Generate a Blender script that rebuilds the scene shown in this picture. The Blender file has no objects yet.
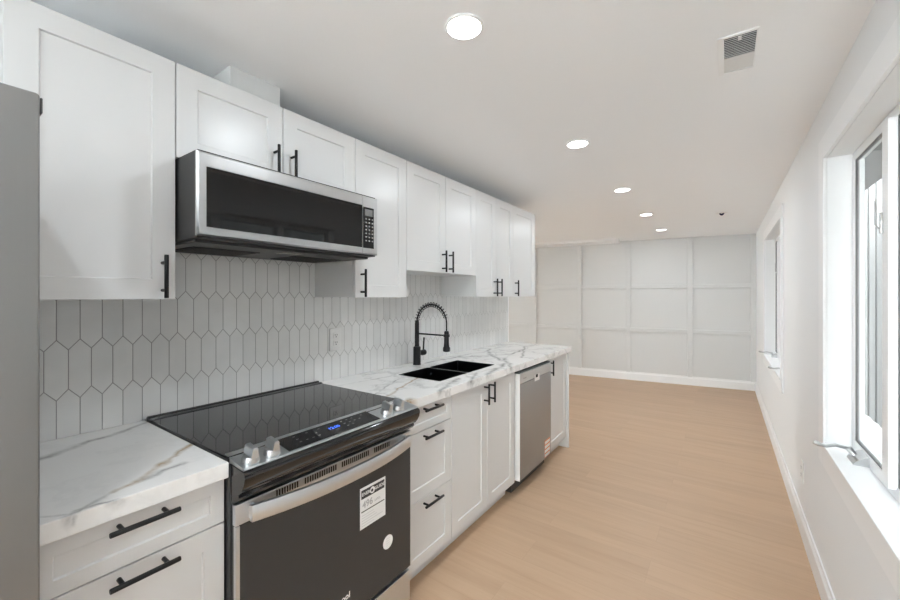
import bpy, bmesh, math, random
from mathutils import Vector, Matrix
random.seed(7)
S = bpy.context.scene
COL = S.collection
PI = math.pi

# ------------------------------------------------------------------ camera
cam_d = bpy.data.cameras.new('camera')
cam = bpy.data.objects.new('camera', cam_d)
COL.objects.link(cam)
cam.location = (1.817, 0.0, 1.3927)
cam.rotation_euler = (PI/2, 0, math.radians(35.0975))
cam_d.sensor_width = 36.0
cam_d.lens = 390.7/900*36
cam_d.shift_y = -5.0/900
cam_d.clip_start = 0.02
S.camera = cam

# ------------------------------------------------------------------ world, exposure, bounces
W = bpy.data.worlds.new('overcast_sky'); S.world = W
W.use_nodes = True
bgn = W.node_tree.nodes['Background']
bgn.inputs['Color'].default_value = (0.945, 0.972, 1.0, 1)
bgn.inputs['Strength'].default_value = 11.0
S.view_settings.view_transform = 'Standard'
S.view_settings.look = 'None'
S.view_settings.gamma = 1
S.view_settings.use_curve_mapping = False
S.view_settings.exposure = 0.68
S.cycles.max_bounces = 14
S.cycles.diffuse_bounces = 8
S.cycles.glossy_bounces = 6
S.cycles.transparent_max_bounces = 12
S.cycles.sample_clamp_indirect = 8
LAMP_W = 3.6

# ------------------------------------------------------------------ materials
def mat(name, col, rough=0.5, metal=0.0, spec=0.5, emit=None, estr=0.0, coat=0.0):
    m = bpy.data.materials.new(name); m.use_nodes = True
    b = m.node_tree.nodes['Principled BSDF']
    b.inputs['Base Color'].default_value = (*col, 1)
    b.inputs['Roughness'].default_value = rough
    b.inputs['Metallic'].default_value = metal
    b.inputs['Specular IOR Level'].default_value = spec
    b.inputs['Coat Weight'].default_value = coat
    if emit:
        b.inputs['Emission Color'].default_value = (*emit, 1)
        b.inputs['Emission Strength'].default_value = estr
    return m

class NT:
    """small helper for wiring nodes"""
    def __init__(s, m): s.t = m.node_tree; s.b = s.t.nodes['Principled BSDF']
    def n(s, typ, **kw):
        x = s.t.nodes.new(typ)
        for k, v in kw.items(): setattr(x, k, v)
        return x
    def l(s, a, b): s.t.links.new(a, b)
    def put(s, sock, v):
        if isinstance(v, bpy.types.NodeSocket): s.l(v, sock)
        else: sock.default_value = v
    def math(s, op, a, b=None, c=None, clamp=False):
        x = s.n('ShaderNodeMath', operation=op, use_clamp=clamp)
        s.put(x.inputs[0], a)
        if b is not None: s.put(x.inputs[1], b)
        if c is not None: s.put(x.inputs[2], c)
        return x.outputs[0]
    def vmath(s, op, a, b=None):
        x = s.n('ShaderNodeVectorMath', operation=op)
        s.put(x.inputs[0], a)
        if b is not None:
            if op == 'SCALE': s.put(x.inputs[3], b)
            else: s.put(x.inputs[1], b)
        return x.outputs['Value'] if op in ('DOT_PRODUCT', 'LENGTH', 'DISTANCE') else x.outputs[0]
    def pos(s): return s.n('ShaderNodeNewGeometry').outputs['Position']
    def noise(s, vec, scale, detail=3, rough=0.5):
        x = s.n('ShaderNodeTexNoise'); s.l(vec, x.inputs['Vector'])
        x.inputs['Scale'].default_value = scale; x.inputs['Detail'].default_value = detail
        x.inputs['Roughness'].default_value = rough
        return x
    def ramp(s, fac, stops):
        x = s.n('ShaderNodeValToRGB'); s.l(fac, x.inputs[0])
        e = x.color_ramp.elements
        while len(e) > len(stops): e.remove(e[-1])
        while len(e) < len(stops): e.new(0.5)
        for i, (p, c) in enumerate(stops):
            e[i].position = p; e[i].color = (*c, 1)
        return x.outputs[0]
    def mix(s, fac, a, b):
        x = s.n('ShaderNodeMix', data_type='RGBA')
        s.put(x.inputs[0], fac)
        s.put(x.inputs[6], a if isinstance(a, bpy.types.NodeSocket) else (*a, 1))
        s.put(x.inputs[7], b if isinstance(b, bpy.types.NodeSocket) else (*b, 1))
        return x.outputs[2]
    def bump(s, h, strength, dist=0.002):
        x = s.n('ShaderNodeBump'); s.l(h, x.inputs['Height'])
        x.inputs['Strength'].default_value = strength; x.inputs['Distance'].default_value = dist
        s.l(x.outputs[0], s.b.inputs['Normal'])

M_WALL = mat('white_wall_paint', (0.84, 0.852, 0.862), 0.6, spec=0.3)
M_CEIL = mat('white_ceiling_paint', (0.905, 0.918, 0.935), 0.75, spec=0.2)
M_TRIM = mat('white_trim_paint', (0.87, 0.88, 0.89), 0.35)
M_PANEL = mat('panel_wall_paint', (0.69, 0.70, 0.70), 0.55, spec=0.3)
for m_, sc_ in ((M_WALL, 60), (M_CEIL, 45), (M_PANEL, 60)):
    t = NT(m_); t.bump(t.noise(t.pos(), sc_, 2).outputs[0], 0.06, 0.002)
M_CAB = mat('white_cabinet_lacquer', (0.685, 0.688, 0.688), 0.30, spec=0.5)
t = NT(M_CAB); t.bump(t.noise(t.pos(), 25, 2).outputs[0], 0.02, 0.002)
M_CABIN = mat('cabinet_side_grey_white', (0.74, 0.74, 0.735), 0.4)
M_BLACK = mat('matte_black_metal', (0.012, 0.012, 0.013), 0.38, 0.4)
M_STEEL = mat('brushed_stainless', (0.68, 0.70, 0.72), 0.27, 1.0)
M_MWSTEEL = mat('microwave_stainless', (0.58, 0.585, 0.59), 0.30, 1.0)
t = NT(M_STEEL)
mp = t.n('ShaderNodeMapping'); mp.inputs['Scale'].default_value = (700, 4, 700)
t.l(t.pos(), mp.inputs[0]); nz = t.noise(mp.outputs[0], 1.0, 2)
t.l(t.math('MULTIPLY_ADD', nz.outputs[0], 0.05, 0.34), t.b.inputs['Roughness'])
M_DWSTEEL = mat('dishwasher_stainless', (0.40, 0.42, 0.445), 0.34, 1.0)
t = NT(M_DWSTEEL)
mp = t.n('ShaderNodeMapping'); mp.inputs['Scale'].default_value = (300, 300, 3)
t.l(t.pos(), mp.inputs[0]); nz = t.noise(mp.outputs[0], 1.0, 2)
t.l(t.math('MULTIPLY_ADD', nz.outputs[0], 0.12, 0.30), t.b.inputs['Roughness'])
M_FRIDGE = mat('grey_fridge_finish', (0.225, 0.222, 0.22), 0.42, 0.55)
t = NT(M_FRIDGE)
mp = t.n('ShaderNodeMapping'); mp.inputs['Scale'].default_value = (200, 200, 4)
t.l(t.pos(), mp.inputs[0]); nz = t.noise(mp.outputs[0], 1.0, 2)
t.l(t.math('MULTIPLY_ADD', nz.outputs[0], 0.10, 0.38), t.b.inputs['Roughness'])
M_DGREY = mat('dark_grey_appliance_shell', (0.040, 0.040, 0.041), 0.45, 0.2)
M_GLOSSBLK = mat('gloss_black_enamel', (0.008, 0.008, 0.009), 0.09, coat=0.3)
M_COOKTOP = mat('black_ceramic_glass', (0.010, 0.010, 0.011), 0.035, spec=0.6)
M_OVENGLASS = mat('smoked_oven_glass', (0.032, 0.035, 0.038), 0.10, spec=0.55)
M_MWGLASS = mat('smoked_microwave_glass', (0.005, 0.005, 0.005), 0.045, spec=0.45)
M_SINK = mat('dark_gunmetal_sink', (0.075, 0.08, 0.085), 0.28, 1.0)
M_CHROME = mat('satin_chrome', (0.58, 0.585, 0.59), 0.28, 1.0)
M_PLASTIC = mat('white_plastic', (0.82, 0.82, 0.81), 0.3)
M_PAPER = mat('white_label_paper', (0.80, 0.80, 0.79), 0.5)
M_INK = mat('black_label_ink', (0.02, 0.02, 0.02), 0.5)
M_GREYINK = mat('grey_label_print', (0.42, 0.42, 0.42), 0.5)
M_ORANGE = mat('orange_label_print', (0.72, 0.26, 0.10), 0.5)
M_DARK = mat('dark_recess', (0.01, 0.01, 0.01), 0.6)
M_KEY = mat('pale_key_legend', (0.30, 0.30, 0.29), 0.5)
M_LCD = mat('grey_lcd', (0.16, 0.16, 0.155), 0.25)
M_BLUE = mat('blue_clock_digits', (0.02, 0.05, 0.3), 0.4, emit=(0.06, 0.18, 1.0), estr=1.3)
M_LED = mat('downlight_diffuser', (1, 1, 1), 0.5, emit=(1, 0.985, 0.96), estr=9.0)
M_GROUT = mat('grey_grout', (0.34, 0.335, 0.325), 0.8)
M_WIRE = mat('dark_blue_wire', (0.02, 0.022, 0.10), 0.4)
M_GASKET = mat('dark_window_gasket', (0.10, 0.10, 0.10), 0.4)
M_GROUND = mat('pale_concrete_ground', (0.60, 0.60, 0.59), 0.9)
M_EAVE = mat('dark_soffit', (0.16, 0.155, 0.15), 0.7)
M_VENTDARK = mat('vent_shadow', (0.12, 0.12, 0.12), 0.7)

# floor: pale oak planks running across the room
M_FLOOR = mat('pale_oak_planks', (0.6, 0.4, 0.27), 0.42, spec=0.35)
t = NT(M_FLOOR); p = t.pos()
br = t.n('ShaderNodeTexBrick'); t.l(p, br.inputs['Vector'])
br.offset = 0.37; br.inputs['Scale'].default_value = 1.0
br.inputs['Brick Width'].default_value = 1.5; br.inputs['Row Height'].default_value = 0.19
br.inputs['Mortar Size'].default_value = 0.0009; br.inputs['Mortar Smooth'].default_value = 0.4
br.inputs['Color1'].default_value = (0.0, 0.0, 0.0, 1); br.inputs['Color2'].default_value = (1, 1, 1, 1)
br.inputs['Mortar'].default_value = (0.5, 0.5, 0.5, 1)
mp = t.n('ShaderNodeMapping'); mp.inputs['Scale'].default_value = (1.3, 16, 1); t.l(p, mp.inputs[0])
off = t.vmath('ADD', mp.outputs[0], t.vmath('SCALE', br.outputs['Color'], 7.0))
g1 = t.noise(off, 1.0, 5, 0.6)
mp2 = t.n('ShaderNodeMapping'); mp2.inputs['Scale'].default_value = (3.0, 90, 1); t.l(p, mp2.inputs[0])
g2 = t.noise(mp2.outputs[0], 1.0, 3, 0.6)
grain = t.math('ADD', t.math('MULTIPLY', g1.outputs[0], 0.75), t.math('MULTIPLY', g2.outputs[0], 0.25))
c = t.ramp(grain, [(0.25, (0.47, 0.318, 0.207)), (0.50, (0.535, 0.370, 0.245)), (0.75, (0.58, 0.410, 0.278))])
tint = t.math('MULTIPLY_ADD', br.outputs['Color'], 0.06, 0.97)
c = t.mix(1.0, c, c)
hs = t.n('ShaderNodeHueSaturation'); t.l(c, hs.inputs['Color']); t.l(tint, hs.inputs['Value'])
c2 = t.mix(t.math('MULTIPLY', br.outputs['Fac'], 0.22), hs.outputs[0], (0.25, 0.15, 0.09))
t.l(c2, t.b.inputs['Base Color'])
t.bump(grain, 0.05, 0.001)

# glazed backsplash tile, each tile a shade of its own
M_TILE = mat('glazed_white_tile', (0.70, 0.70, 0.69), 0.13, spec=0.55)
t = NT(M_TILE); gi = t.n('ShaderNodeNewGeometry')
nz = t.noise(gi.outputs['Position'], 9, 3)
v = t.math('ADD', t.math('MULTIPLY_ADD', gi.outputs['Random Per Island'], 0.05, 0.66), t.math('MULTIPLY', nz.outputs[0], 0.12))
cc = t.n('ShaderNodeCombineColor'); t.l(v, cc.inputs[0]); t.l(v, cc.inputs[1]); t.l(t.math('MULTIPLY', v, 0.985), cc.inputs[2])
t.l(cc.outputs[0], t.b.inputs['Base Color'])
nb = t.noise(gi.outputs['Position'], 22, 1)
t.bump(nb.outputs[0], 0.15, 0.004)

def marble(name, veins, faint):
    m = mat(name, (0.8, 0.8, 0.8), 0.16, spec=0.5); t = NT(m); p = t.pos()
    n1 = t.noise(p, 5.0, 4, 0.6)
    warp = t.vmath('SCALE', t.vmath('SUBTRACT', n1.outputs['Color'], (0.5, 0.5, 0.5)), 0.10)
    q = t.vmath('MULTIPLY', t.vmath('ADD', p, warp), (1, 1, 0.55))
    n2 = t.noise(p, 14.0, 4, 0.7)
    brk = t.math('MULTIPLY_ADD', n2.outputs[0], 2.2, -0.35, clamp=True)
    grey = None; gold = None
    for (x0, y0, x1, y1, w, kind) in veins:
        a = Vector((x0, y0, 0.914*0.55)); d = Vector((x1-x0, y1-y0, 0)); L = d.length
        d.normalize()
        r = t.vmath('SUBTRACT', q, tuple(a))
        k = t.math('MINIMUM', t.math('MAXIMUM', t.vmath('DOT_PRODUCT', r, tuple(d)), 0.0), L)
        foot = t.n('ShaderNodeVectorMath', operation='SCALE'); foot.inputs[0].default_value = tuple(d); t.l(k, foot.inputs[3])
        dist = t.vmath('LENGTH', t.vmath('SUBTRACT', r, foot.outputs[0]))
        f = t.math('SUBTRACT', 1.0, t.math('DIVIDE', dist, w), clamp=True)
        if kind == 'gold': gold = f if gold is None else t.math('MAXIMUM', gold, f)
        else: grey = f if grey is None else t.math('MAXIMUM', grey, f)
    n3 = t.noise(t.vmath('ADD', p, t.vmath('SCALE', n1.outputs['Color'], 0.25)), 3.2, 6, 0.55)
    thin = t.math('SUBTRACT', 1.0, t.math('MULTIPLY', t.math('ABSOLUTE', t.math('SUBTRACT', n3.outputs[0], 0.5)), 26.0), clamp=True)
    cl = t.noise(p, 2.2, 3)
    base = t.mix(t.math('MULTIPLY_ADD', cl.outputs[0], 1.6, -0.5, clamp=True), (0.87, 0.865, 0.855), (0.82, 0.815, 0.80))
    out = t.mix(t.math('MULTIPLY', t.math('MULTIPLY', thin, brk), faint), base, (0.42, 0.42, 0.42))
    if grey is not None: out = t.mix(t.math('MULTIPLY', t.math('MULTIPLY', t.math('POWER', grey, 1.4), brk), 0.95), out, (0.22, 0.22, 0.215))
    if gold is not None: out = t.mix(t.math('MULTIPLY', t.math('MULTIPLY', t.math('POWER', gold, 1.2), brk), 1.0), out, (0.36, 0.245, 0.12))
    t.l(out, t.b.inputs['Base Color'])
    return m
M_MARBLE_L = marble('veined_marble_quartz_left',
    [(0.215, 0.20, 0.14, 0.33, 0.030, 'grey'), (0.14, 0.33, 0.03, 0.56, 0.020, 'grey'), (0.66, 0.22, 0.60, 0.32, 0.014, 'grey'),
     (0.60, 0.32, 0.42, 0.56, 0.016, 'gold'), (0.57, 0.38, 0.55, 0.47, 0.022, 'grey'), (0.64, 0.24, 0.67, 0.33, 0.014, 'grey'), (0.55, 0.16, 0.69, 0.25, 0.008, 'grey')], 0.12)
M_MARBLE_R = marble('veined_marble_quartz_right',
    [(0.13, 1.28, 0.20, 1.70, 0.012, 'grey'), (0.53, 1.32, 0.36, 1.75, 0.014, 'gold'), (0.668, 1.335, 0.645, 1.375, 0.038, 'gold'),
     (0.66, 1.55, 0.56, 1.85, 0.022, 'grey'), (0.66, 1.82, 0.58, 2.05, 0.022, 'grey'), (0.66, 2.05, 0.56, 2.45, 0.030, 'grey'),
     (0.66, 2.35, 0.46, 2.66, 0.028, 'grey'), (0.50, 2.55, 0.28, 2.75, 0.030, 'grey'), (0.28, 2.72, 0.10, 3.05, 0.026, 'grey'),
     (0.10, 2.15, 0.12, 2.55, 0.022, 'grey'), (0.14, 2.50, 0.40, 2.85, 0.022, 'grey'), (0.40, 2.85, 0.36, 3.20, 0.024, 'grey'),
     (0.05, 2.45, 0.20, 2.95, 0.016, 'grey'), (0.55, 2.75, 0.30, 3.35, 0.020, 'grey'), (0.45, 1.30, 0.28, 1.72, 0.010, 'grey'),
     (0.30, 3.00, 0.60, 3.45, 0.012, 'grey')], 0.55)

# weathered fence boards seen through the windows
M_FENCE = mat('weathered_fence', (0.6, 0.6, 0.58), 0.8)
t = NT(M_FENCE); mp = t.n('ShaderNodeMapping'); mp.inputs['Scale'].default_value = (5, 9, 0.35); t.l(t.pos(), mp.inputs[0])
nz = t.noise(mp.outputs[0], 1.0, 4, 0.6)
t.l(t.ramp(nz.outputs[0], [(0.3, (0.05, 0.05, 0.049)), (0.5, (0.11, 0.11, 0.108)), (0.72, (0.20, 0.20, 0.197))]), t.b.inputs['Base Color'])

# clear window glass: mostly straight-through with a Fresnel reflection
M_GLASS = bpy.data.materials.new('window_glass'); M_GLASS.use_nodes = True
nt = M_GLASS.node_tree; nt.nodes.clear()
o_ = nt.nodes.new('ShaderNodeOutputMaterial'); mx = nt.nodes.new('ShaderNodeMixShader'); fr = nt.nodes.new('ShaderNodeFresnel')
tr = nt.nodes.new('ShaderNodeBsdfTransparent'); gl = nt.nodes.new('ShaderNodeBsdfGlossy'); gl.inputs['Roughness'].default_value = 0.01
fr.inputs['IOR'].default_value = 1.45; tr.inputs['Color'].default_value = (0.93, 0.95, 0.945, 1)
ge = nt.nodes.new('ShaderNodeNewGeometry'); fm = nt.nodes.new('ShaderNodeMath'); fm.operation = 'MULTIPLY'
fi = nt.nodes.new('ShaderNodeMath'); fi.operation = 'SUBTRACT'; fi.inputs[0].default_value = 1.0
nt.links.new(ge.outputs['Backfacing'], fi.inputs[1]); nt.links.new(fr.outputs[0], fm.inputs[0]); nt.links.new(fi.outputs[0], fm.inputs[1])
nt.links.new(fm.outputs[0], mx.inputs[0]); nt.links.new(tr.outputs[0], mx.inputs[1]); nt.links.new(gl.outputs[0], mx.inputs[2])
nt.links.new(mx.outputs[0], o_.inputs[0])

# ------------------------------------------------------------------ mesh builder
class MB:
    def __init__(s): s.bm = bmesh.new(); s.round = False
    def box(s, x0, x1, y0, y1, z0, z1, bev=0.0, seg=2):
        r = bmesh.ops.create_cube(s.bm, size=1.0)
        vs = r['verts']
        cx, cy, cz = (x0+x1)/2, (y0+y1)/2, (z0+z1)/2
        for v in vs:
            v.co = Vector((cx + v.co.x*(x1-x0), cy + v.co.y*(y1-y0), cz + v.co.z*(z1-z0)))
        if bev > 0:
            es = list({e for v in vs for e in v.link_edges})
            bmesh.ops.bevel(s.bm, geom=es, offset=bev, segments=seg, affect='EDGES', profile=0.5)
        return s
    def loops(s, loops, cap=True, close=True):
        rows = [[s.bm.verts.new(c) for c in lp] for lp in loops]
        n = len(rows[0])
        for a, b in zip(rows[:-1], rows[1:]):
            for i in range(n if close else n-1):
                j = (i+1) % n
                s.bm.faces.new((a[i], a[j], b[j], b[i]))
        if cap:
            s.bm.faces.new(rows[0][::-1]); s.bm.faces.new(rows[-1])
        return s
    def cyl(s, p0, p1, r0, r1=None, n=20):
        if r1 is None: r1 = r0
        return s.lathe(p0, p1, [(0, r0), (1, r1)], n)
    def lathe(s, p0, p1, prof, n=24):
        """prof: (fraction along p0->p1, radius)"""
        p0 = Vector(p0); p1 = Vector(p1); d = (p1-p0)
        s.round = True; z = d.normalized(); x = z.orthogonal().normalized(); y = z.cross(x)
        lp = []
        for (f, r) in prof:
            c = p0 + d*f
            lp.append([c + (x*math.cos(2*PI*i/n) + y*math.sin(2*PI*i/n))*r for i in range(n)])
        return s.loops(lp)
    def tube(s, pts, r, n=10):
        pts = [Vector(p) for p in pts]; s.round = True
        tang = []
        for i in range(len(pts)):
            a = pts[max(i-1, 0)]; b = pts[min(i+1, len(pts)-1)]
            tang.append((b-a).normalized())
        u = tang[0].orthogonal().normalized(); lp = []
        for i, p in enumerate(pts):
            u = (u - tang[i]*u.dot(tang[i])).normalized(); w = tang[i].cross(u)
            lp.append([p + (u*math.cos(2*PI*k/n) + w*math.sin(2*PI*k/n))*r for k in range(n)])
        return s.loops(lp)
    def prism_y(s, prof, y0, y1):
        """profile of (x, z) swept along y"""
        return s.loops([[Vector((x, y0, z)) for x, z in prof], [Vector((x, y1, z)) for x, z in prof]])
    def prism_z(s, prof, z0, z1):
        return s.loops([[Vector((x, y, z0)) for x, y in prof], [Vector((x, y, z1)) for x, y in prof]])
    def build(s, name, material, parent=None, org=None, angle=None, bevel=None):
        if angle is None: angle = 40 if s.round else 20
        bmesh.ops.recalc_face_normals(s.bm, faces=s.bm.faces)
        if parent is not None: org = parent['_org'] if '_org' in parent else (0, 0, 0)
        org = Vector(org if org is not None else (0, 0, 0))
        for v in s.bm.verts: v.co -= org
        me = bpy.data.meshes.new(name); s.bm.to_mesh(me); s.bm.free()
        me.materials.append(material)
        for pl in me.polygons: pl.use_smooth = True
        me.set_sharp_from_angle(angle=math.radians(angle))
        o = bpy.data.objects.new(name, me); COL.objects.link(o)
        if parent is not None:
            o.parent = parent
        else:
            o.location = org
        o['_org'] = tuple(org)
        if bevel:
            md = o.modifiers.new('bevel', 'BEVEL'); md.width = bevel; md.segments = 2; md.limit_method = 'ANGLE'; md.harden_normals = True
        return o

def tag(o, label=None, cat=None, group=None, kind=None):
    if label: o['label'] = label
    if cat: o['category'] = cat
    if group: o['group'] = group
    if kind: o['kind'] = kind
    return o
def thing(name, label, cat, loc, group=None):
    o = bpy.data.objects.new(name, None); COL.objects.link(o)
    o.empty_display_size = 0.1
    o.location = loc; o['_org'] = tuple(loc)
    return tag(o, label, cat, group)
def struct(name, mb, m, label=None, org=(0, 0, 0), **kw):
    o = mb.build(name, m, org=org, **kw); return tag(o, label, None, None, 'structure')

def text_mesh(name, s, size, material, parent, origin, xdir, ydir, depth=0.0004, align='CENTER', bold=0.0):
    cu = bpy.data.curves.new(name, 'FONT'); cu.body = s; cu.size = size; cu.align_x = align; cu.align_y = 'CENTER'
    cu.extrude = depth; cu.offset = bold; cu.resolution_u = 3
    tmp = bpy.data.objects.new(name+'_tmp', cu); COL.objects.link(tmp)
    bpy.context.view_layer.update()
    me = bpy.data.meshes.new_from_object(tmp)
    bpy.data.objects.remove(tmp)
    x = Vector(xdir).normalized(); y = Vector(ydir).normalized(); z = x.cross(y)
    R = Matrix((x, y, z)).transposed().to_4x4()
    org = Vector(parent['_org'])
    me.transform(Matrix.Translation(Vector(origin)-org) @ R)
    me.materials.clear(); me.materials.append(material)
    o = bpy.data.objects.new(name, me); COL.objects.link(o); o.parent = parent; o['_org'] = tuple(org)
    return o

# ------------------------------------------------------------------ measures (metres; x from the tiled wall, y into the room)
RX = 2.192                    # right wall
ZC = 2.284                    # ceiling
YB = -2.4                     # wall behind the camera
XL = -4.2                     # far left wall of the living area
YK = 3.62                     # end of the kitchen wall
def wy(x): return 7.19 - 0.14*(RX - x)      # the panelled wall stands slightly askew
WD = Vector((1, 0.14, 0)).normalized(); WN = Vector((0.14, -1, 0)).normalized()

# ------------------------------------------------------------------ setting
b = MB(); b.box(XL-0.2, RX+0.2, YB-0.15, 7.5, -0.12, 0.0); struct('floor', b, M_FLOOR, 'pale oak plank floor')
b = MB(); b.box(XL-0.2, RX+0.2, YB-0.15, 7.5, ZC, ZC+0.12); struct('ceiling', b, M_CEIL, 'flat white ceiling')
WINS = [(0.87, 2.40), (4.07, 5.60)]; WZ0, WZ1 = 0.726, 2.006
b = MB(); xo = RX+0.114
ys = [YB, WINS[0][0], WINS[0][1], WINS[1][0], WINS[1][1], 7.4]
for i in (0, 2, 4): b.box(RX, xo, ys[i], ys[i+1], 0, ZC)
for y0, y1 in WINS:
    b.box(RX, xo, y0, y1, 0, WZ0); b.box(RX, xo, y0, y1, WZ1, ZC)
struct('wall_right', b, M_WALL, 'white painted wall with two windows')
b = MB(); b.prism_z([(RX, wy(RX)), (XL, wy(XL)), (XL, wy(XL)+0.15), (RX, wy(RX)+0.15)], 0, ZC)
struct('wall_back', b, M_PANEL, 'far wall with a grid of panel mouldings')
b = MB(); b.box(-0.12, 0, YB, YK, 0, ZC); struct('wall_left', b, M_WALL)
# living area to the left of the kitchen wall, with an unseen patio door added to let daylight in
b = MB(); b.box(XL, -0.12, 3.38, 3.50, 0, ZC); struct('wall_partition', b, M_WALL)
b = MB(); PY0, PY1, PZ = 3.9, 5.0, 2.10
b.box(XL-0.15, XL, 3.38, PY0, 0, ZC); b.box(XL-0.15, XL, PY1, 7.4, 0, ZC); b.box(XL-0.15, XL, PY0, PY1, PZ, ZC)
struct('wall_left_far', b, M_WALL)
def patio(name, pts, zt, axis):
    f = MB(); g = MB()
    (a0, a1, c) = pts
    def bx(m, u0, u1, z0, z1, t):
        if axis == 'y': m.box(c-t, c+t, u0, u1, z0, z1)
        else: m.box(u0, u1, c-t, c+t, z0, z1)
    for u0, u1 in ((a0, a0+0.06), (a1-0.06, a1), ((a0+a1)/2-0.04, (a0+a1)/2+0.04)): bx(f, u0, u1, 0, zt, 0.03)
    bx(f, a0+0.06, a1-0.06, zt-0.06, zt, 0.03); bx(f, a0+0.06, a1-0.06, 0, 0.08, 0.03)
    o = struct(name, f, M_TRIM)
    bx(g, a0+0.05, (a0+a1)/2, 0.07, zt-0.05, 0.004); bx(g, (a0+a1)/2, a1-0.05, 0.07, zt-0.05, 0.004)
    g.build('glass', M_GLASS, o)
patio('added_door_1', (PY0, PY1, XL-0.08), PZ, 'y')
b = MB(); DX0, DX1 = 0.85, 2.05
b.box(-0.12, DX0, YB-0.15, YB, 0, ZC); b.box(DX1, xo, YB-0.15, YB, 0, ZC); b.box(DX0, DX1, YB-0.15, YB, 2.1, ZC)
struct('wall_behind', b, M_WALL)
patio('added_door_2', (DX0, DX1, YB-0.08), 2.1, 'x')  # unseen rear door, added to carry daylight into the kitchen

# baseboards
def bb_prof(t=0.014, h=0.135): return [(0, 0), (t, 0), (t, h-0.03), (t*0.55, h-0.018), (t*0.45, h), (0, h)]
b = MB(); b.prism_y([(RX-x, z) for x, z in bb_prof()], YB, wy(RX)-0.014); struct('baseboard_right', b, M_TRIM)
b = MB(); pr = bb_prof(); xe0, xe1 = XL, RX-0.001
b.loops([[Vector((xe, wy(xe), 0)) + WN*t_ + Vector((0, 0, z)) for t_, z in pr] for xe in (xe0, xe1)])
struct('baseboard_back', b, M_TRIM)
# panel mouldings on the far wall: one batten each
tn = 1
def batten(xa, xb, z0, z1, d=0.026):
    global tn
    b = MB(); lo = []
    for t_ in (0.0, d):
        lo.append([Vector((x, wy(x), z)) + WN*t_ for x, z in ((xa, z0), (xb, z0), (xb, z1), (xa, z1))])
    b.loops(lo)
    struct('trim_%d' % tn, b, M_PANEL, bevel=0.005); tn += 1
BV = [1.38, 0.52, -0.245, -1.02, -1.80, -2.58, -3.36]
BW = 0.032
RAILS = [0.83, 1.527]
for x in BV: batten(x-BW, x+BW, 0.135, ZC)
edges = [RX-0.03] + [x for x in BV] + [XL]
for z in RAILS:
    for i in range(len(edges)-1):
        xb_, xa_ = edges[i]-(BW if i else 0), edges[i+1]+(BW if i+1 < len(edges)-1 else 0)
        batten(xa_, xb_, z-0.03, z+0.03)
batten(RX-0.065, RX-0.002, 0.135, ZC, 0.0255)
# shallow dropped edge on the ceiling before the far wall, and the boxed duct above the cabinets
b = MB(); lo = []
for x in (XL, 0.40):
    c0 = Vector((x, wy(x), 0)); lo.append([c0 + Vector((0, 0, ZC)), c0 + WN*0.40 + Vector((0, 0, ZC)), c0 + WN*0.40 + Vector((0, 0, ZC-0.032)), c0 + Vector((0, 0, ZC-0.032))])
b.loops(lo); struct('trim_%d' % tn, b, M_TRIM, 'white dropped ceiling edge at the far wall'); tn += 1
b = MB(); b.box(0.001, 0.25, 0.749, 0.958, 2.166, ZC); struct('trim_%d' % tn, b, M_PANEL, 'boxed duct between cabinets and ceiling', bevel=0.002); tn += 1

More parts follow.
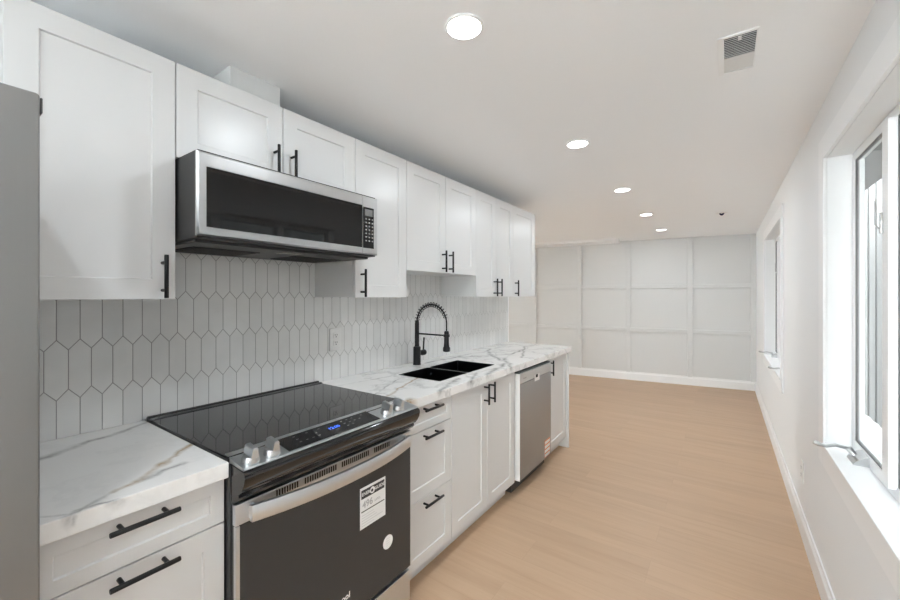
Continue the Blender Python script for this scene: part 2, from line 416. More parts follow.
# windows
def window(n, y0, y1, label):
    yw = [y0, y0+(y1-y0)/3, y0+2*(y1-y0)/3, y1]
    X0, X1 = RX+0.080, RX+0.112
    f = MB(); fw = 0.035
    f.box(X0, X1, y0, y0+fw, WZ0, WZ1, 0.003); f.box(X0, X1, y1-fw, y1, WZ0, WZ1, 0.003)
    f.box(X0, X1, y0+fw, y1-fw, WZ0, WZ0+fw+0.01, 0.003); f.box(X0, X1, y0+fw, y1-fw, WZ1-fw, WZ1, 0.003)
    for ym in yw[1:3]: f.box(X0-0.02, X1, ym-0.03, ym+0.03, WZ0+fw, WZ1-fw, 0.003)
    w = struct('window_%d' % n, f, M_TRIM, label)
    c = MB(); cw, ct = 0.10, 0.014
    c.box(RX-ct, RX, y0-cw, y0, WZ0-cw, WZ1+cw, 0.003); c.box(RX-ct, RX, y1, y1+cw, WZ0-cw, WZ1+cw, 0.003)
    c.box(RX-ct, RX, y0, y1, WZ1, WZ1+cw, 0.003); c.box(RX-ct, RX, y0, y1, WZ0-cw, WZ0-0.012, 0.003)
    c.build('casing', M_TRIM, w)
    s = MB(); s.box(RX-0.018, X0, y0+0.001, y1-0.001, WZ0-0.012, WZ0+0.004, 0.003); s.build('sill', M_TRIM, w)
    for i in range(3):
        a, e = yw[i]+(fw if i == 0 else 0.03), yw[i+1]-(fw if i == 2 else 0.03)
        zb, zt = WZ0+fw+0.01, WZ1-fw
        k = MB(); sw = 0.006
        k.box(X0+0.003, X0+0.014, a, a+sw, zb, zt); k.box(X0+0.003, X0+0.014, e-sw, e, zb, zt)
        k.box(X0+0.003, X0+0.014, a+sw, e-sw, zb, zb+sw); k.box(X0+0.003, X0+0.014, a+sw, e-sw, zt-sw, zt)
        k.build('gasket', M_GASKET, w)
        g = MB(); g.box(X0+0.006, X0+0.011, a+sw-0.002, e-sw+0.002, zb+sw-0.002, zt-sw+0.002); g.build('pane', M_GLASS, w)
    for (yc, sgn) in ((y1-0.20, 1), (y0+0.20, -1)):
        k = MB(); zc = WZ0+0.004
        k.prism_y([(X0+0.002, zc), (X0-0.045, zc), (X0-0.040, zc+0.012), (X0-0.012, zc+0.034), (X0+0.002, zc+0.038)], yc-0.05, yc+0.05)
        k.lathe((X0-0.028, yc+0.02*sgn, zc+0.018), (X0-0.045, yc+0.02*sgn, zc+0.045), [(0, 0.012), (1, 0.010)], 14)
        cr = k.build('crank', M_CHROME, w)
        h = MB()
        h.tube([(X0-0.045, yc+0.02*sgn, zc+0.042), (X0-0.085, yc+0.01*sgn, zc+0.050), (X0-0.115, yc, zc+0.042), (X0-0.130, yc-0.002*sgn, zc+0.045)], 0.0065, 8)
        h.lathe((X0-0.128, yc, zc+0.043), (X0-0.152, yc, zc+0.052), [(0, 0.006), (0.3, 0.009), (1, 0.008)], 12)
        h.build('handle', M_CHROME, cr)
    k = MB(); ym = yw[2]+0.03
    k.box(X0-0.026, X0-0.0195, ym-0.012, ym+0.004, 1.60, 1.67, 0.002)
    k.tube([(X0-0.026, ym-0.004, 1.615), (X0-0.036, ym-0.002, 1.63), (X0-0.036, ym, 1.715)], 0.0030, 8)
    k.build('lock_lever', M_CHROME, w)
window(1, *WINS[0], 'near casement window with white casing and crank')
window(2, *WINS[1], 'far casement window near the panelled wall')

# outdoors beyond the windows
b = MB(); b.box(RX+0.116, RX+9, -8, 14, -0.2, -0.02); b.box(XL-9, XL-0.2, -8, 14, -0.2, -0.02); b.box(XL-0.2, RX+0.2, -9, YB-0.2, -0.2, -0.02)
struct('ground', b, M_GROUND)
b = MB(); b.box(RX+0.116, RX+0.47, -1.0, 7.4, 2.16, 2.24); struct('eave', b, M_EAVE)
b = MB(); y = -1.0; k = 0
while y < 24:
    d = 0.012*(k % 2); b.box(RX+1.00-d, RX+1.03-d, y, y+0.138, -0.02, 3.3); y += 0.142; k += 1
fo = b.build('board_fence', M_FENCE, org=(RX+1.01, 5, 0)); tag(fo, 'weathered grey board fence outside, beyond the window glass', 'fence')

# ------------------------------------------------------------------ cabinet parts
def shaker(parent, name, x0, x1, y0, y1, z0, z1, rail=0.063, rec=0.006, m=M_CAB):
    b = MB()
    def ring(x, i): return [Vector((x, y0+i, z0+i)), Vector((x, y1-i, z0+i)), Vector((x, y1-i, z1-i)), Vector((x, y0+i, z1-i))]
    b.loops([ring(x0, 0), ring(x1-0.0015, 0), ring(x1, 0.0015), ring(x1, rail), ring(x1-rec, rail+0.003)])
    return b.build(name, m, parent, angle=20)
def pull(parent, x, y, z, axis, L=0.138, so=0.034):
    b = MB(); r = 0.0062
    d = Vector((0, 1, 0)) if axis == 'y' else Vector((0, 0, 1))
    c = Vector((x+so, y, z))
    b.lathe(c-d*L/2, c+d*L/2, [(0, r*0.85), (0.01, r), (0.99, r), (1, r*0.85)], 14)
    for s in (-1, 1):
        e = Vector((x, y, z)) + d*s*L*0.32
        b.cyl(e, e+Vector((so, 0, 0)), 0.0052, n=12)
    return b.build('handle', M_BLACK, parent)
G = 0.0016
def upper(label, y0, y1, z0, z1, doors):
    t = thing('upper_cabinet', label, 'cabinet', (0, (y0+y1)/2, z0), 'white shaker wall cabinets')
    b = MB(); b.box(0.0085, 0.309, y0+0.0006, y1-0.0006, z0, z1); b.build('carcass', M_CAB, t)
    for (a, e, hy, hz) in doors:
        d = shaker(t, 'door', 0.311, 0.33, a+G, e-G, z0-0.002, z1)
        pull(d, 0.33, hy, hz, 'z')
    return t
UB, UT = 1.381, 2.164
HB = 0.071
U1 = upper('white wall cabinet with one door, between fridge and microwave', 0.1555, 0.537, UB, UT, [(0.1555, 0.537, 0.499, UB+HB)])
U2 = upper('wide short white wall cabinet directly above the microwave, with two doors', 0.537, 1.305, 1.853, UT,
      [(0.537, 0.921, 0.883, 1.853+HB), (0.921, 1.305, 0.959, 1.853+HB)])
U3 = upper('full-height white wall cabinet with one door, just right of the microwave', 1.305, 1.686, UB, UT, [(1.305, 1.686, 1.343, UB+HB)])
U4 = upper('raised white two-door wall cabinet with the shorter doors, above the sink and faucet', 1.686, 2.448, 1.537, UT,
      [(1.686, 2.067, 2.029, 1.537+HB), (2.067, 2.448, 2.105, 1.537+HB)])
U5 = upper('white two-door wall cabinet with narrow doors, between sink cabinet and last cabinet', 2.448, 3.058, UB, UT,
      [(2.448, 2.753, 2.715, UB+HB), (2.753, 3.058, 2.791, UB+HB)])
U6 = upper('last white wall cabinet at the far end of the run, with one door', 3.058, 3.533, UB, UT, [(3.058, 3.515, 3.096, UB+HB)])
b = MB(); b.box(0.012, 0.330, 3.516, 3.533, UB-0.002, UT); b.build('end_panel', M_CAB, U6)

CT0, CT1 = 0.869, 0.914
def base(label, y0, y1, drawers=(), doors=(), sink_void=False):
    t = thing('base_cabinet', label, 'cabinet', (0.3, (y0+y1)/2, 0), 'white shaker base cabinets')
    b = MB(); ya_, yb_, zt_ = y0+0.0006, y1-0.0006, CT0-0.001
    if sink_void:
        b.box(0.015, 0.614, ya_, ya_+0.016, 0.10, zt_); b.box(0.015, 0.614, yb_-0.016, yb_, 0.10, zt_)
        b.box(0.015, 0.027, ya_+0.016, yb_-0.016, 0.10, zt_); b.box(0.027, 0.614, ya_+0.016, yb_-0.016, 0.10, 0.116)
        b.box(0.598, 0.614, ya_+0.016, yb_-0.016, 0.80, zt_)
    else: b.box(0.015, 0.614, ya_, yb_, 0.10, zt_)
    b.build('carcass', M_CAB, t)
    b = MB(); b.box(0.547, 0.562, y0+0.0006, y1-0.0006, 0, 0.10); b.build('toe_kick', M_CAB, t)
    for (z0, z1, rail, hz) in drawers:
        d = shaker(t, 'drawer', 0.616, 0.635, y0+G, y1-G, z0+G, z1-G, rail, 0.005)
        pull(d, 0.635, (y0+y1)/2, hz, 'y', 0.142)
    for (a, e, hy, hz) in doors:
        d = shaker(t, 'door', 0.616, 0.635, a+G, e-G, 0.102, 0.864)
        pull(d, 0.635, hy, hz, 'z', 0.125)
    return t
B1 = base('white base cabinet with drawers, between the fridge and the range', 0.158, 0.550,
     [(0.738, 0.866, 0.036, 0.842), (0.420, 0.738, 0.055, 0.714), (0.102, 0.420, 0.055, 0.395)])
B2 = base('white base cabinet with three drawers, right of the range', 1.322, 1.695,
     [(0.743, 0.866, 0.036, 0.846), (0.420, 0.743, 0.055, 0.715), (0.102, 0.420, 0.055, 0.392)])
B3 = base('white two-door base cabinet under the sink', 1.695, 2.457, (),
     [(1.695, 2.076, 2.040, 0.800), (2.076, 2.457, 2.112, 0.800)], True)
B4 = base('white base cabinet at the end of the run, beyond the dishwasher', 3.072, 3.535, (), [(3.072, 3.535, 3.112, 0.792)])
b = MB(); b.box(0.001, 0.652, 3.536, 3.556, 0, CT0-0.001, 0.001); b.build('end_panel', M_CAB, B4)

# countertops
b = MB(); b.box(0.001, 0.655, 0.158, 0.5520, CT0, CT1, 0.0025)
ct = b.build('countertop', M_MARBLE_L, org=(0.33, 0.355, CT0)); tag(ct, 'short veined white marble countertop between the fridge and the range', 'countertop')
SX0, SX1, SY0, SY1 = 0.205, 0.525, 1.740, 2.385
b = MB()
xs = [0.001, SX0, SX1, 0.655]; yv = [1.321, SY0, SY1, YK]
gv = {}
def V(i, j, z):
    k = (i, j, z)
    if k not in gv: gv[k] = b.bm.verts.new((xs[i], yv[j], z))
    return gv[k]
for i in range(3):
    for j in range(3):
        if (i, j) == (1, 1): continue
        for z in (CT0, CT1): b.bm.faces.new((V(i, j, z), V(i+1, j, z), V(i+1, j+1, z), V(i, j+1, z)))
for i in range(3):
    for j in (0, 3): b.bm.faces.new((V(i, j, CT0), V(i+1, j, CT0), V(i+1, j, CT1), V(i, j, CT1)))
for j in range(3):
    for i in (0, 3): b.bm.faces.new((V(i, j, CT0), V(i, j+1, CT0), V(i, j+1, CT1), V(i, j, CT1)))
for (a, c_) in (((1, 1), (2, 1)), ((2, 1), (2, 2)), ((2, 2), (1, 2)), ((1, 2), (1, 1))):
    b.bm.faces.new((V(*a, CT0), V(*c_, CT0), V(*c_, CT1), V(*a, CT1)))
ct2 = b.build('countertop', M_MARBLE_R, org=(0.33, 2.47, CT0), bevel=0.002)
tag(ct2, 'long veined white marble countertop holding the sink, over the dishwasher', 'countertop')

# sink
sk = thing('double_sink', 'black undermount double bowl sink set in the marble countertop', 'sink', (0.365, 2.06, CT0-0.2))
ym = 2.040
for (a, e) in ((SY0+0.0006, ym-0.006), (ym+0.006, SY1-0.0006)):
    b = MB(); x0, x1 = SX0+0.0006, SX1-0.0006
    def rr(i, z, r=0.02):
        pts = []
        for (cx, cy, a0) in ((x1-i-r, e-i-r, 0), (x0+i+r, e-i-r, 90), (x0+i+r, a+i+r, 180), (x1-i-r, a+i+r, 270)):
            for q in range(5):
                an = math.radians(a0+q*22.5); pts.append(Vector((cx+r*math.cos(an), cy+r*math.sin(an), z)))
        return pts
    zt = CT1-0.001
    b.loops([rr(0.0, zt-0.24, 0.012), rr(0.0, zt, 0.012), rr(0.0025, zt, 0.012), rr(0.0025, zt-0.215, 0.012), rr(0.02, zt-0.235, 0.012)])
    bw = b.build('bowl', M_SINK, sk)
    b = MB(); cx, cy = (x0+x1)/2, (a+e)/2
    b.lathe((cx, cy, zt-0.2348), (cx, cy, zt-0.2328), [(0, 0.045), (0.6, 0.044), (1, 0.036)], 24); b.build('drain', M_CHROME, bw)
b = MB(); b.box(SX0+0.001, SX1-0.001, ym-0.0058, ym+0.0058, CT0-0.15, CT1-0.002, 0.002); b.build('divider', mat('divider_painted_sheen', (0.72, 0.73, 0.74), 0.35, 1.0), sk)  # paler than the bowls: the divider's reflected sheen is put into its colour

# faucet: black spring pull-down
FX, FY, FZ = 0.085, 2.07, CT1
fa = thing('faucet', 'matte black spring pull-down kitchen faucet behind the sink', 'faucet', (FX, FY, FZ))
b = MB(); b.lathe((FX, FY, FZ), (FX, FY, FZ+0.125), [(0, 0.027), (0.04, 0.028), (0.06, 0.0255), (0.97, 0.0255), (1, 0.022)], 24)
b.build('body', M_BLACK, fa)
b = MB(); b.lathe((FX, FY, FZ+0.124), (FX, FY, 1.215), [(0, 0.017), (0.1, 0.0155), (0.9, 0.0155), (1, 0.013)], 20); b.build('riser', M_BLACK, fa)
def arc(s):
    """spout centreline, s 0..1: up, over and down"""
    R = 0.125; cx = FX+R; zc0 = 1.206
    L1 = 0.0; L2 = PI*R; L3 = 0.05; d = s*(L2+L3)
    if d < L2:
        an = PI - d/R; return Vector((cx+R*math.cos(an), FY, zc0+0.98*R*math.sin(an)))
    return Vector((cx+R, FY, zc0-(d-L2)))
b = MB(); b.tube([arc(i/40) for i in range(41)], 0.0050, 10); hs_ = b.build('hose', M_BLACK, fa)
b = MB(); pts = []; turns = 17; N = turns*12
for i in range(N+1):
    s = 0.80*i/N; c0 = arc(s); tg = (arc(min(s+0.01, 1))-arc(max(s-0.01, 0))).normalized()
    n_ = Vector((0, 1, 0)); bn = tg.cross(n_); an = 2*PI*turns*i/N
    pts.append(c0 + (n_*math.cos(an)+bn*math.sin(an))*0.0150)
b.tube(pts, 0.0027, 6); b.build('spring', M_BLACK, fa)
b = MB(); hx = FX+0.25
b.lathe((hx, FY, 1.158), (hx, FY, 1.024), [(0, 0.012), (0.05, 0.016), (0.55, 0.0165), (0.75, 0.019), (0.82, 0.024), (0.97, 0.024), (1, 0.020)], 22)
b.build('spray_head', M_BLACK, fa)
b = MB(); b.cyl((FX, FY, 1.128), (hx-0.012, FY, 1.128), 0.0055, n=12)
b.lathe((hx, FY, 1.120), (hx, FY, 1.136), [(0, 0.021), (1, 0.021)], 20); b.build('support_arm', M_BLACK, fa)
b = MB(); b.lathe((FX, FY+0.02, 0.990), (FX, FY+0.085, 0.990), [(0, 0.014), (0.4, 0.016), (0.5, 0.020), (0.95, 0.020), (1, 0.015)], 18)
b.lathe((FX, FY+0.068, 1.0), (FX+0.004, FY+0.072, 1.095), [(0, 0.006), (0.8, 0.0055), (1, 0.0065)], 12); b.build('lever', M_BLACK, fa)

# backsplash of picket tiles
bs = thing('backsplash', 'glossy white picket tile backsplash with grey grout, along the kitchen wall', 'backsplash', (0.0, 1.9, CT1))
TY0, TY1, TZ0, TZ1 = 0.159, YK-0.012, CT1+0.001, 1.60
b = MB()
PW, PR = 0.0584, 0.1665; g = 0.0013; tipz, shz = 0.1005, 0.066
k_ = math.cos(math.atan2(tipz-shz, PW/2))
def tile(yc, zc):
    rnd = random.uniform
    t1, t2 = rnd(-0.003, 0.003), rnd(-0.002, 0.002); h0 = 0.0062 + rnd(-0.0001, 0.0001)
    def ring(i, x, tilt=True):
        w = PW/2-g-i; tz = tipz-(g+i)/k_; sz = tz-(w)*(tipz-shz)/(PW/2)
        return [Vector((x+(t1*dy+t2*dz if tilt else 0), yc+dy, zc+dz)) for dy, dz in ((0, tz), (-w, sz), (-w, -sz), (0, -tz), (w, -sz), (w, sz))]
    b.loops([ring(0, 0.002, False), ring(0, h0-0.0004), ring(0.0005, h0)])
c0y = 0.309
for r in range(-2, 4):
    zc = 1.1415+PR*r; sh = 0 if r % 2 == 0 else PW/2
    for i in range(-4, 60): tile(c0y+sh+PW*i, zc)
for co, no in (((0, TY0, 0), (0, -1, 0)), ((0, TY1, 0), (0, 1, 0)), ((0, 0, TZ0), (0, 0, -1)), ((0, 0, TZ1), (0, 0, 1))):
    r = bmesh.ops.bisect_plane(b.bm, geom=b.bm.verts[:]+b.bm.edges[:]+b.bm.faces[:], plane_co=co, plane_no=no, clear_outer=True)
    bmesh.ops.holes_fill(b.bm, edges=[e for e in r['geom_cut'] if isinstance(e, bmesh.types.BMEdge)], sides=0)
b.build('tiles', M_TILE, bs, angle=15)
b = MB(); b.box(0.0005, 0.0054, TY0, TY1, TZ0, TZ1); b.build('grout', M_GROUT, bs)
b = MB(); b.box(0.0005, 0.0105, TY1, YK-0.001, TZ0, UB-0.004); b.build('edge_trim', M_TRIM, bs)

# outlets
def outlet(label, org, face, up, side, w=0.072, h=0.116):
    t = thing('wall_outlet', label, 'outlet', org); o = Vector(org); F, U, R_ = Vector(face), Vector(up), Vector(side)
    def bx(m, d0, d1, u0, u1, r0, r1, bev=0.0):
        a = o+F*d0+U*u0+R_*r0; c = o+F*d1+U*u1+R_*r1
        m.box(min(a.x, c.x), max(a.x, c.x), min(a.y, c.y), max(a.y, c.y), min(a.z, c.z), max(a.z, c.z), bev)
    m = MB(); bx(m, 0, 0.006, -h/2, h/2, -w/2, w/2, 0.002); m.build('plate', M_PLASTIC, t)
    for s in (-1, 1):
        m = MB(); bx(m, 0.0055, 0.0085, s*0.021-0.015, s*0.021+0.015, -0.017, 0.017, 0.002); so = m.build('socket', M_PLASTIC, t)
        m = MB()
        for r_ in (-0.0065, 0.0065): bx(m, 0.0083, 0.0088, s*0.021-0.001, s*0.021+0.009, r_-0.0014, r_+0.0014)
        bx(m, 0.0083, 0.0088, s*0.021-0.010, s*0.021-0.005, -0.003, 0.003); m.build('slots', M_DARK, so)
outlet('white outlet on the tiled backsplash between range and faucet', (0.0080, 1.440, 1.142), (1, 0, 0), (0, 0, 1), (0, 1, 0), 0.080, 0.125)
outlet('white outlet low on the right wall above the baseboard', (RX-0.0005, 3.05, 0.365), (-1, 0, 0), (0, 0, 1), (0, 1, 0))

# ------------------------------------------------------------------ refrigerator
fr = thing('refrigerator', 'grey refrigerator at the left edge, beside the short countertop', 'refrigerator', (0.4, -0.26, 0))
FY0, FY1 = -0.68, 0.1545
b = MB(); b.box(0.03, 0.675, FY0, FY1, 0.03, 1.745, 0.004); b.build('body', M_DGREY, fr)
for (a, e, hy) in ((FY0+0.002, (FY0+FY1)/2-0.002, (FY0+FY1)/2-0.05), ((FY0+FY1)/2+0.002, FY1, (FY0+FY1)/2+0.05)):
    b = MB(); b.box(0.682, 0.790, a, e, 0.735, 1.763, 0.006, 3); d = b.build('door', M_FRIDGE, fr)
    b = MB(); b.tube([(0.790, hy, 0.86), (0.835, hy, 0.88), (0.84, hy, 0.95), (0.84, hy, 1.50), (0.835, hy, 1.57), (0.790, hy, 1.59)], 0.010, 10); b.build('handle', M_STEEL, d)
b = MB(); b.box(0.682, 0.790, FY0+0.002, FY1, 0.07, 0.728, 0.006, 3); d = b.build('drawer', M_FRIDGE, fr)
b = MB(); b.tube([(0.790, FY0+0.10, 0.65), (0.837, FY0+0.12, 0.65), (0.84, FY0+0.2, 0.65), (0.84, FY1-0.2, 0.65), (0.837, FY1-0.12, 0.65), (0.790, FY1-0.10, 0.65)], 0.010, 10); b.build('handle', M_STEEL, d)
b = MB(); b.box(0.735, 0.787, FY1+0.0003, FY1+0.0035, 1.728, 1.756, 0.001); b.build('hinge_cover', M_DGREY, fr)
for x in (0.08, 0.62):
    for y in (FY0+0.06, FY1-0.06):
        b = MB(); b.cyl((x, y, 0), (x, y, 0.031), 0.02, n=14); b.build('foot', M_BLACK, fr)

# ------------------------------------------------------------------ range
ya, yb = 0.5545, 1.318
rg = thing('range', 'black and stainless electric range with glass cooktop and energy sticker', 'stove', (0.35, (ya+yb)/2, 0))
b = MB(); b.box(0.012, 0.655, ya, yb, 0.03, 0.904, 0.002)
for x in (0.08, 0.60):
    for y in (ya+0.05, yb-0.05): b.cyl((x, y, 0), (x, y, 0.031), 0.018, n=12)
b.build('body', M_DGREY, rg)
b = MB(); b.box(0.055, 0.640, ya, yb, 0.904, 0.921, 0.003); b.build('cooktop', M_COOKTOP, rg)
b = MB(); b.prism_y([(0.012, 0.903), (0.012, 0.926), (0.018, 0.930), (0.026, 0.929), (0.030, 0.922), (0.038, 0.9215), (0.042, 0.926), (0.050, 0.925), (0.058, 0.9215), (0.058, 0.903)], ya, yb)
b.build('rear_rail', M_GLOSSBLK, rg)
# fascia: curved black enamel front under the controls
prof = [(0.650, 0.905), (0.722, 0.899), (0.730, 0.893), (0.732, 0.884), (0.728, 0.866), (0.718, 0.848), (0.706, 0.834), (0.697, 0.828), (0.699, 0.820), (0.690, 0.808), (0.672, 0.800), (0.650, 0.800)]
b = MB(); b.prism_y(prof, ya+0.003, yb-0.001); b.build('fascia', M_GLOSSBLK, rg, angle=50)
# stainless control panel, sloping to the front
def slope(x): return 0.9245 - (x-0.612)*0.165
b = MB(); b.prism_y([(0.612, slope(0.612)), (0.722, slope(0.722)), (0.724, slope(0.724)-0.003), (0.717, 0.898), (0.612, 0.906)], ya+0.006, yb-0.003)
cp = b.build('control_panel', M_STEEL, rg)
dy0, dy1 = ya+0.150, yb-0.222
b = MB(); b.prism_y([(0.630, slope(0.630)+0.0012), (0.713, slope(0.713)+0.0012), (0.713, slope(0.713)-0.003), (0.630, slope(0.630)-0.003)], dy0, dy1)
dg = b.build('display_glass', M_COOKTOP, cp)
SN = Vector((0.165, 0, 1)).normalized(); SXV = Vector((1, 0, -0.165)).normalized()
cyy = (dy0+dy1)/2
text_mesh('clock', '12:00', 0.022, M_BLUE, dg, (0.668, cyy+0.01, slope(0.668)+0.0016), (0, 1, 0), -SXV, 0.0002)
for side in (-1, 1):
    for q in range(15):
        x = 0.645+0.020*(q % 3); y = cyy+0.01+side*(0.050+0.024*(q//3))
        if random.random() < 0.4: continue
        zz = slope(x)+0.0013; b = MB()
        b.loops([[Vector((x-0.0015, y-0.004, zz+d_)), Vector((x-0.0015, y+0.004, zz+d_)), Vector((x+0.0015, y+0.004, zz+d_-0.0004)), Vector((x+0.0015, y-0.004, zz+d_-0.0004))] for d_ in (0.0003, 0.0006)])
        b.build('touch_key', M_KEY, dg)
for ky in (ya+0.041, ya+0.106, yb-0.165, yb-0.096):
    o_ = Vector((0.690, ky, slope(0.690)))
    b = MB(); b.lathe(o_-SN*0.001, o_+SN*0.019, [(0, 0.0245), (0.2, 0.0250), (0.75, 0.0235), (1, 0.0205)], 28)
    kb = b.build('knob', M_CHROME, rg)
    b = MB(); lo = []
    for h, w, l in ((0.016, 0.0105, 0.0225), (0.042, 0.0080, 0.0220), (0.046, 0.0055, 0.0195)):
        c_ = o_+SN*h
        lo.append([c_+SXV*sx*l+Vector((0, sy*w, 0)) for sx, sy in ((-1, -1), (1, -1), (1, 1), (-1, 1))])
    b.loops(lo); b.build('grip', M_STEEL, kb)
# oven door
b = MB(); b.box(0.657, 0.672, ya+0.004, yb-0.004, 0.192, 0.790, 0.002); od = b.build('oven_door', M_DGREY, rg)
b = MB(); b.box(0.668, 0.680, ya+0.016, yb-0.004, 0.196, 0.731, 0.002); dgl = b.build('door_glass', M_OVENGLASS, od)
b = MB(); b.box(0.668, 0.681, ya+0.0035, ya+0.0155, 0.194, 0.7305, 0.001); b.build('door_edge', M_STEEL, od)
b = MB(); b.box(0.664, 0.682, ya+0.002, yb-0.003, 0.733, 0.794, 0.0025); hb = b.build('door_rail', M_STEEL, od)
for (g0, g1, n) in ((0.678, 0.758, 9), (0.778, 0.911, 14), (0.931, 1.066, 14), (1.091, 1.181, 9)):
    b = MB()
    for i in range(n):
        y = g0+(g1-g0)*(i+0.5)/n; w = (g1-g0)/n*0.30
        b.box(0.6815, 0.6826, y-w, y+w, 0.768, 0.788)
    b.build('vent_slots', M_DARK, hb)
b = MB(); yc = (ya+yb)/2; hw = (yb-ya)/2-0.036; lo = []
for i in range(33):
    s = -1+2*i/32; y = yc+hw*s; x = 0.7035+0.047*(1-abs(s)**2.2)
    th, hh = 0.007, 0.0235; zc = 0.764
    lo.append([Vector((x-th, y, zc-hh)), Vector((x+th*0.7, y, zc-hh)), Vector((x+th, y, zc-hh+0.004)), Vector((x+th, y, zc+hh-0.004)), Vector((x+th*0.7, y, zc+hh)), Vector((x-th, y, zc+hh))])
b.loops(lo)
b.box(0.6815, 0.706, yc-hw+0.004, yc-hw+0.018, 0.745, 0.783); b.box(0.6815, 0.706, yc+hw-0.018, yc+hw-0.004, 0.745, 0.783)
b.build('door_handle', M_STEEL, od, angle=30)
b = MB(); b.box(0.657, 0.678, ya+0.004, yb-0.004, 0.045, 0.178, 0.003); b.build('storage_drawer', M_STEEL, rg)
# energy label on the door glass
gx = 0.6803
b = MB(); b.box(gx, gx+0.0004, 1.021, 1.157, 0.494, 0.652); st = b.build('energy_label', M_PAPER, od)
b = MB(); b.box(gx+0.0004, gx+0.0006, 1.027, 1.151, 0.608, 0.642); b.box(gx+0.0004, gx+0.0006, 1.027, 1.151, 0.557, 0.561); b.build('label_band', M_INK, st)
TX, TYD = (0, 1, 0), (0, 0, 1)
text_mesh('label_title', 'ENER', 0.018, M_PAPER, st, (gx+0.0008, 1.051, 0.625), TX, TYD, 0.0002, bold=0.0002)
text_mesh('label_title', 'GUIDE', 0.018, M_PAPER, st, (gx+0.0008, 1.124, 0.625), TX, TYD, 0.0002, bold=0.0002)
b = MB(); b.lathe((gx+0.0003, 1.085, 0.625), (gx+0.0008, 1.085, 0.625), [(0, 0.013), (1, 0.013)], 24); b.build('label_badge', M_PAPER, st)
b = MB(); b.lathe((gx+0.0007, 1.083, 0.624), (gx+0.0010, 1.083, 0.624), [(0, 0.006), (1, 0.006)], 16); b.build('label_badge_dot', M_INK, st)
text_mesh('label_number', '496', 0.036, M_GREYINK, st, (gx+0.0006, 1.060, 0.583), TX, TYD, 0.0002, bold=0.0008)
text_mesh('label_unit', 'kWh', 0.016, M_GREYINK, st, (gx+0.0006, 1.112, 0.578), TX, TYD, 0.0002)
b = MB()
for i in range(5):
    b.box(gx+0.0004, gx+0.0005, 1.030, 1.030+random.uniform(0.06, 0.115), 0.503+0.010*i, 0.5055+0.010*i)
b.build('label_lines', mat('pale_grey_print', (0.6, 0.6, 0.6), 0.5), st)
b = MB(); b.lathe((gx-0.0002, 1.172, 0.374), (gx+0.0004, 1.172, 0.374), [(0, 0.028), (1, 0.028)], 32); cs = b.build('round_sticker', M_PAPER, od)
b = MB()
for i in range(4): b.box(gx+0.0004, gx+0.0005, 1.160, 1.184, 0.360+0.009*i, 0.362+0.009*i)
b.build('sticker_lines', mat('faint_print', (0.6, 0.6, 0.6), 0.5), cs)
text_mesh('logo', 'Whirlpool', 0.031, M_PAPER, od, (gx+0.0006, 0.908, 0.284), TX, TYD, 0.0002, bold=0.0005)

# ------------------------------------------------------------------ microwave hood
mw = thing('microwave', 'stainless over-the-range microwave hung beneath the wide short cabinet', 'microwave', (0.24, 0.924, 1.58))
m0, m1, mz0, mz1, mx = 0.5405, 1.3025, 1.578, 1.8415, 0.488
b = MB(); b.box(0.0085, 0.4735, m0+0.002, m1-0.002, 1.572, 1.8485, 0.002); b.build('body', M_DGREY, mw)
ms = 1.209
# door: stainless frame with a recessed window
b = MB()
def rect(x, y0, y1, z0, z1): return [Vector((x, y0, z0)), Vector((x, y1, z0)), Vector((x, y1, z1)), Vector((x, y0, z1))]
wy0, wy1, wz0, wz1 = 0.563, ms-0.0005, 1.606, 1.797
b.loops([rect(0.474, m0-0.004, ms-0.001, mz0, mz1), rect(mx-0.006, m0-0.004, ms-0.001, mz0, mz1), rect(mx, m0+0.002, ms-0.001, mz0+0.005, mz1-0.005),
         rect(mx, wy0, wy1-0.0005, wz0, wz1), rect(mx-0.003, wy0+0.001, wy1-0.001, wz0+0.001, wz1-0.001)])
md = b.build('door', M_MWSTEEL, mw, angle=20)
b = MB(); b.box(mx-0.003, mx-0.001, wy0+0.0012, wy1-0.0012, wz0+0.0012, wz1-0.0012); b.build('window', M_MWGLASS, md)
b = MB(); b.loops([rect(0.474, ms+0.001, m1, mz0, mz1), rect(mx-0.006, ms+0.001, m1, mz0, mz1), rect(mx, ms+0.001, m1-0.004, mz0+0.005, mz1-0.005)])
pf = b.build('control_frame', M_MWSTEEL, mw, angle=20)
b = MB(); b.box(mx-0.001, mx+0.0012, ms+0.003, 1.277, 1.606, 1.791, 0.001); kp = b.build('keypad', M_MWGLASS, pf)
b = MB(); b.box(mx+0.0011, mx+0.0018, ms+0.012, 1.268, 1.752, 1.782); b.build('display', M_LCD, kp)
b = MB()
for r in range(7):
    for c_ in range(3):
        y = ms+0.020+0.0195*c_; z = 1.738-0.0165*r
        b.box(mx+0.0011, mx+0.0017, y-0.0042, y+0.0042, z-0.0030, z+0.0030)
b.build('keys', M_KEY, kp)
b = MB(); b.box(0.03, 0.436, m0+0.012, m1-0.012, 1.562, 1.5725, 0.002); un = b.build('underside', M_DGREY, mw)
for (a, e) in ((0.60, 0.84), (1.00, 1.24)):
    b = MB(); b.box(0.10, 0.30, a, e, 1.559, 1.5625)
    for i in range(9): b.box(0.105+0.0215*i, 0.115+0.0215*i, a+0.01, e-0.01, 1.557, 1.5592)
    b.build('grease_filter', M_DARK, un)
b = MB(); b.box(0.34, 0.40, 0.88, 0.97, 1.560, 1.5625, 0.001); b.build('lamp_lens', M_LCD, un)

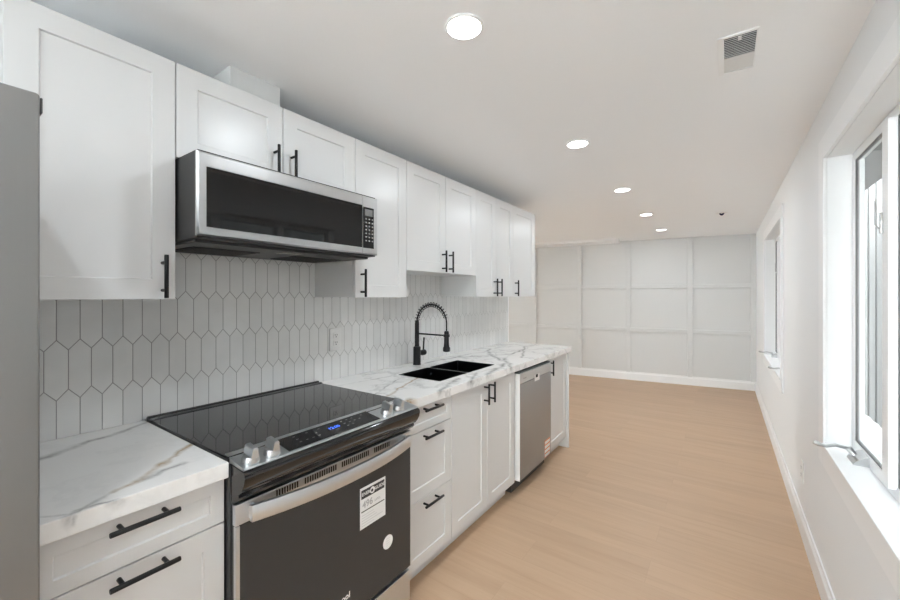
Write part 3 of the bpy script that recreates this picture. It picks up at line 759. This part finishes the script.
# ------------------------------------------------------------------ dishwasher
dw = thing('dishwasher', 'stainless dishwasher built in beneath the long countertop', 'dishwasher', (0.33, 2.765, 0))
d0, d1 = 2.477, 3.064
b = MB(); b.box(0.05, 0.606, 2.4605, 3.069, 0.02, 0.862); b.build('tub', M_DGREY, dw)
b = MB(); b.box(0.52, 0.545, 2.4605, 3.069, 0.0, 0.105); b.build('toe_kick', M_DARK, dw)
b = MB(); b.box(0.610, 0.665, d0, d1, 0.108, 0.775, 0.002); dd = b.build('door', M_DWSTEEL, dw)
b = MB(); b.box(0.610, 0.665, d0, d1, 0.777, 0.846, 0.003); dc = b.build('control_strip', mat('pale_stainless', (0.62, 0.63, 0.63), 0.36, 1.0), dw)
b = MB(); b.box(0.6085, 0.6575, d0+0.004, d1-0.004, 0.8465, 0.858, 0.002); b.build('top_trim', mat('dark_green_grey_plastic', (0.05, 0.06, 0.06), 0.4), dw)
b = MB(); b.box(0.611, 0.6655, d0-0.0035, d0-0.0005, 0.108, 0.846); b.build('door_edge', M_PLASTIC, dw)
b = MB(); yh = 2.775
b.box(0.6652, 0.6672, yh-0.045, yh+0.045, 0.752, 0.800, 0.0009); ph = b.build('latch_cup', M_PLASTIC, dd)
b = MB(); b.box(0.6670, 0.6684, yh-0.028, yh+0.010, 0.778, 0.800, 0.0005); b.build('latch_opening', M_DARK, ph)
b = MB(); b.box(0.6652, 0.6658, 2.53, 2.585, 0.804, 0.812); b.build('badge', M_GREYINK, dc)
b = MB(); b.box(0.6652, 0.6657, 2.925, 3.040, 0.113, 0.250); es = b.build('energy_sticker', M_ORANGE, dd)
b = MB()
for i in range(4): b.box(0.6657, 0.6661, 2.932, 3.034, 0.120+0.033*i, 0.142+0.033*i)
b.build('sticker_lines', M_PAPER, es)

# ------------------------------------------------------------------ ceiling fixtures
def downlight(y, label):
    t = thing('ceiling_light', label, 'ceiling light', (1.11, y, ZC), 'row of recessed downlights')
    x = 1.11
    b = MB(); n = 40
    b.loops([[Vector((x+r*math.cos(2*PI*i/n), y+r*math.sin(2*PI*i/n), z)) for i in range(n)] for r, z in ((0.064, ZC-0.0005), (0.062, ZC-0.005), (0.056, ZC-0.007), (0.054, ZC-0.0005))], cap=False)
    b.build('trim_ring', M_TRIM, t)
    b = MB(); b.lathe((x, y, ZC-0.0006), (x, y, ZC-0.006), [(0, 0.0535), (1, 0.0535)], 36); b.build('diffuser', M_LED, t)
    ld = bpy.data.lights.new('downlight_lamp', 'AREA'); ld.shape = 'DISK'; ld.size = 0.10; ld.energy = LAMP_W
    ld.color = (0.87, 0.945, 1.0)
    lo = bpy.data.objects.new('lamp', ld); COL.objects.link(lo); lo.parent = t; lo.location = (0, 0, -0.0075)
downlight(1.088, 'largest recessed downlight, nearest the camera, in front of the microwave')
downlight(2.310, 'second recessed downlight from the camera along the ceiling')
downlight(3.540, 'third recessed downlight, in the middle of the row of five')
downlight(4.775, 'fourth recessed downlight, second from the far wall')
downlight(6.010, 'smallest recessed downlight, last before the panelled wall')
downlight(-0.140, 'added recessed downlight overhead, unseen, just behind the camera')  # extra fixture out of view, added for more light
downlight(-1.370, 'added unseen recessed downlight farthest behind the camera, by the added rear door')  # second out-of-view fixture, likewise added to light the room

vt = thing('ceiling_vent', 'small white louvred register in the ceiling, right of the nearest downlight', 'vent', (1.86, 1.78, ZC))
vx0, vx1, vy0, vy1 = 1.816, 1.906, 1.658, 1.915
b = MB(); z1 = ZC-0.0005
b.box(vx0-0.020, vx0, vy0-0.012, vy1+0.005, ZC-0.006, z1, 0.001); b.box(vx1, vx1+0.005, vy0-0.012, vy1+0.005, ZC-0.006, z1, 0.001)
b.box(vx0, vx1, vy0-0.012, vy0, ZC-0.006, z1, 0.001); b.box(vx0, vx1, vy1, vy1+0.005, ZC-0.006, z1, 0.001)
b.build('frame', M_TRIM, vt)
b = MB(); b.box(vx0, vx1, vy0, vy1, ZC-0.0015, z1); b.build('backing', M_VENTDARK, vt)
n = 11
for i in range(n):
    y = vy0+0.006+(0.130)*i/n; b = MB()
    b.loops([[Vector((x, y+0.0060, ZC-0.0016)), Vector((x, y+0.0005, ZC-0.0062)), Vector((x, y+0.0015, ZC-0.0068)), Vector((x, y+0.0070, ZC-0.0022))] for x in (vx0, vx1)])
    b.build('slat', M_TRIM, vt)
b = MB(); b.box(vx0, vx1, vy0+0.140, vy1-0.006, ZC-0.005, ZC-0.0016, 0.0005); b.build('damper_plate', M_CABIN, vt)
b = MB(); b.box((vx0+vx1)/2-0.006, (vx0+vx1)/2+0.004, vy0+0.002, vy0+0.024, ZC-0.011, ZC-0.0058, 0.001); b.build('lever', M_TRIM, vt)

wr = thing('wire_stub', 'short dark blue loop of wire poking from the ceiling near the far window', 'wire', (1.79, 5.17, ZC))
b = MB(); b.tube([Vector((1.775+0.034*i/10, 5.17+0.006*math.sin(i), ZC-0.0005-0.020*math.sin(PI*i/10))) for i in range(11)], 0.009, 8)
b.build('loop', M_WIRE, wr)
b = MB(); b.lathe((1.79, 5.17, ZC-0.0004), (1.79, 5.17, ZC-0.0035), [(0, 0.055), (1, 0.052)], 24); b.build('hole_plate', M_PLASTIC, wr)

for o in bpy.data.objects:
    if '_org' in o: del o['_org']
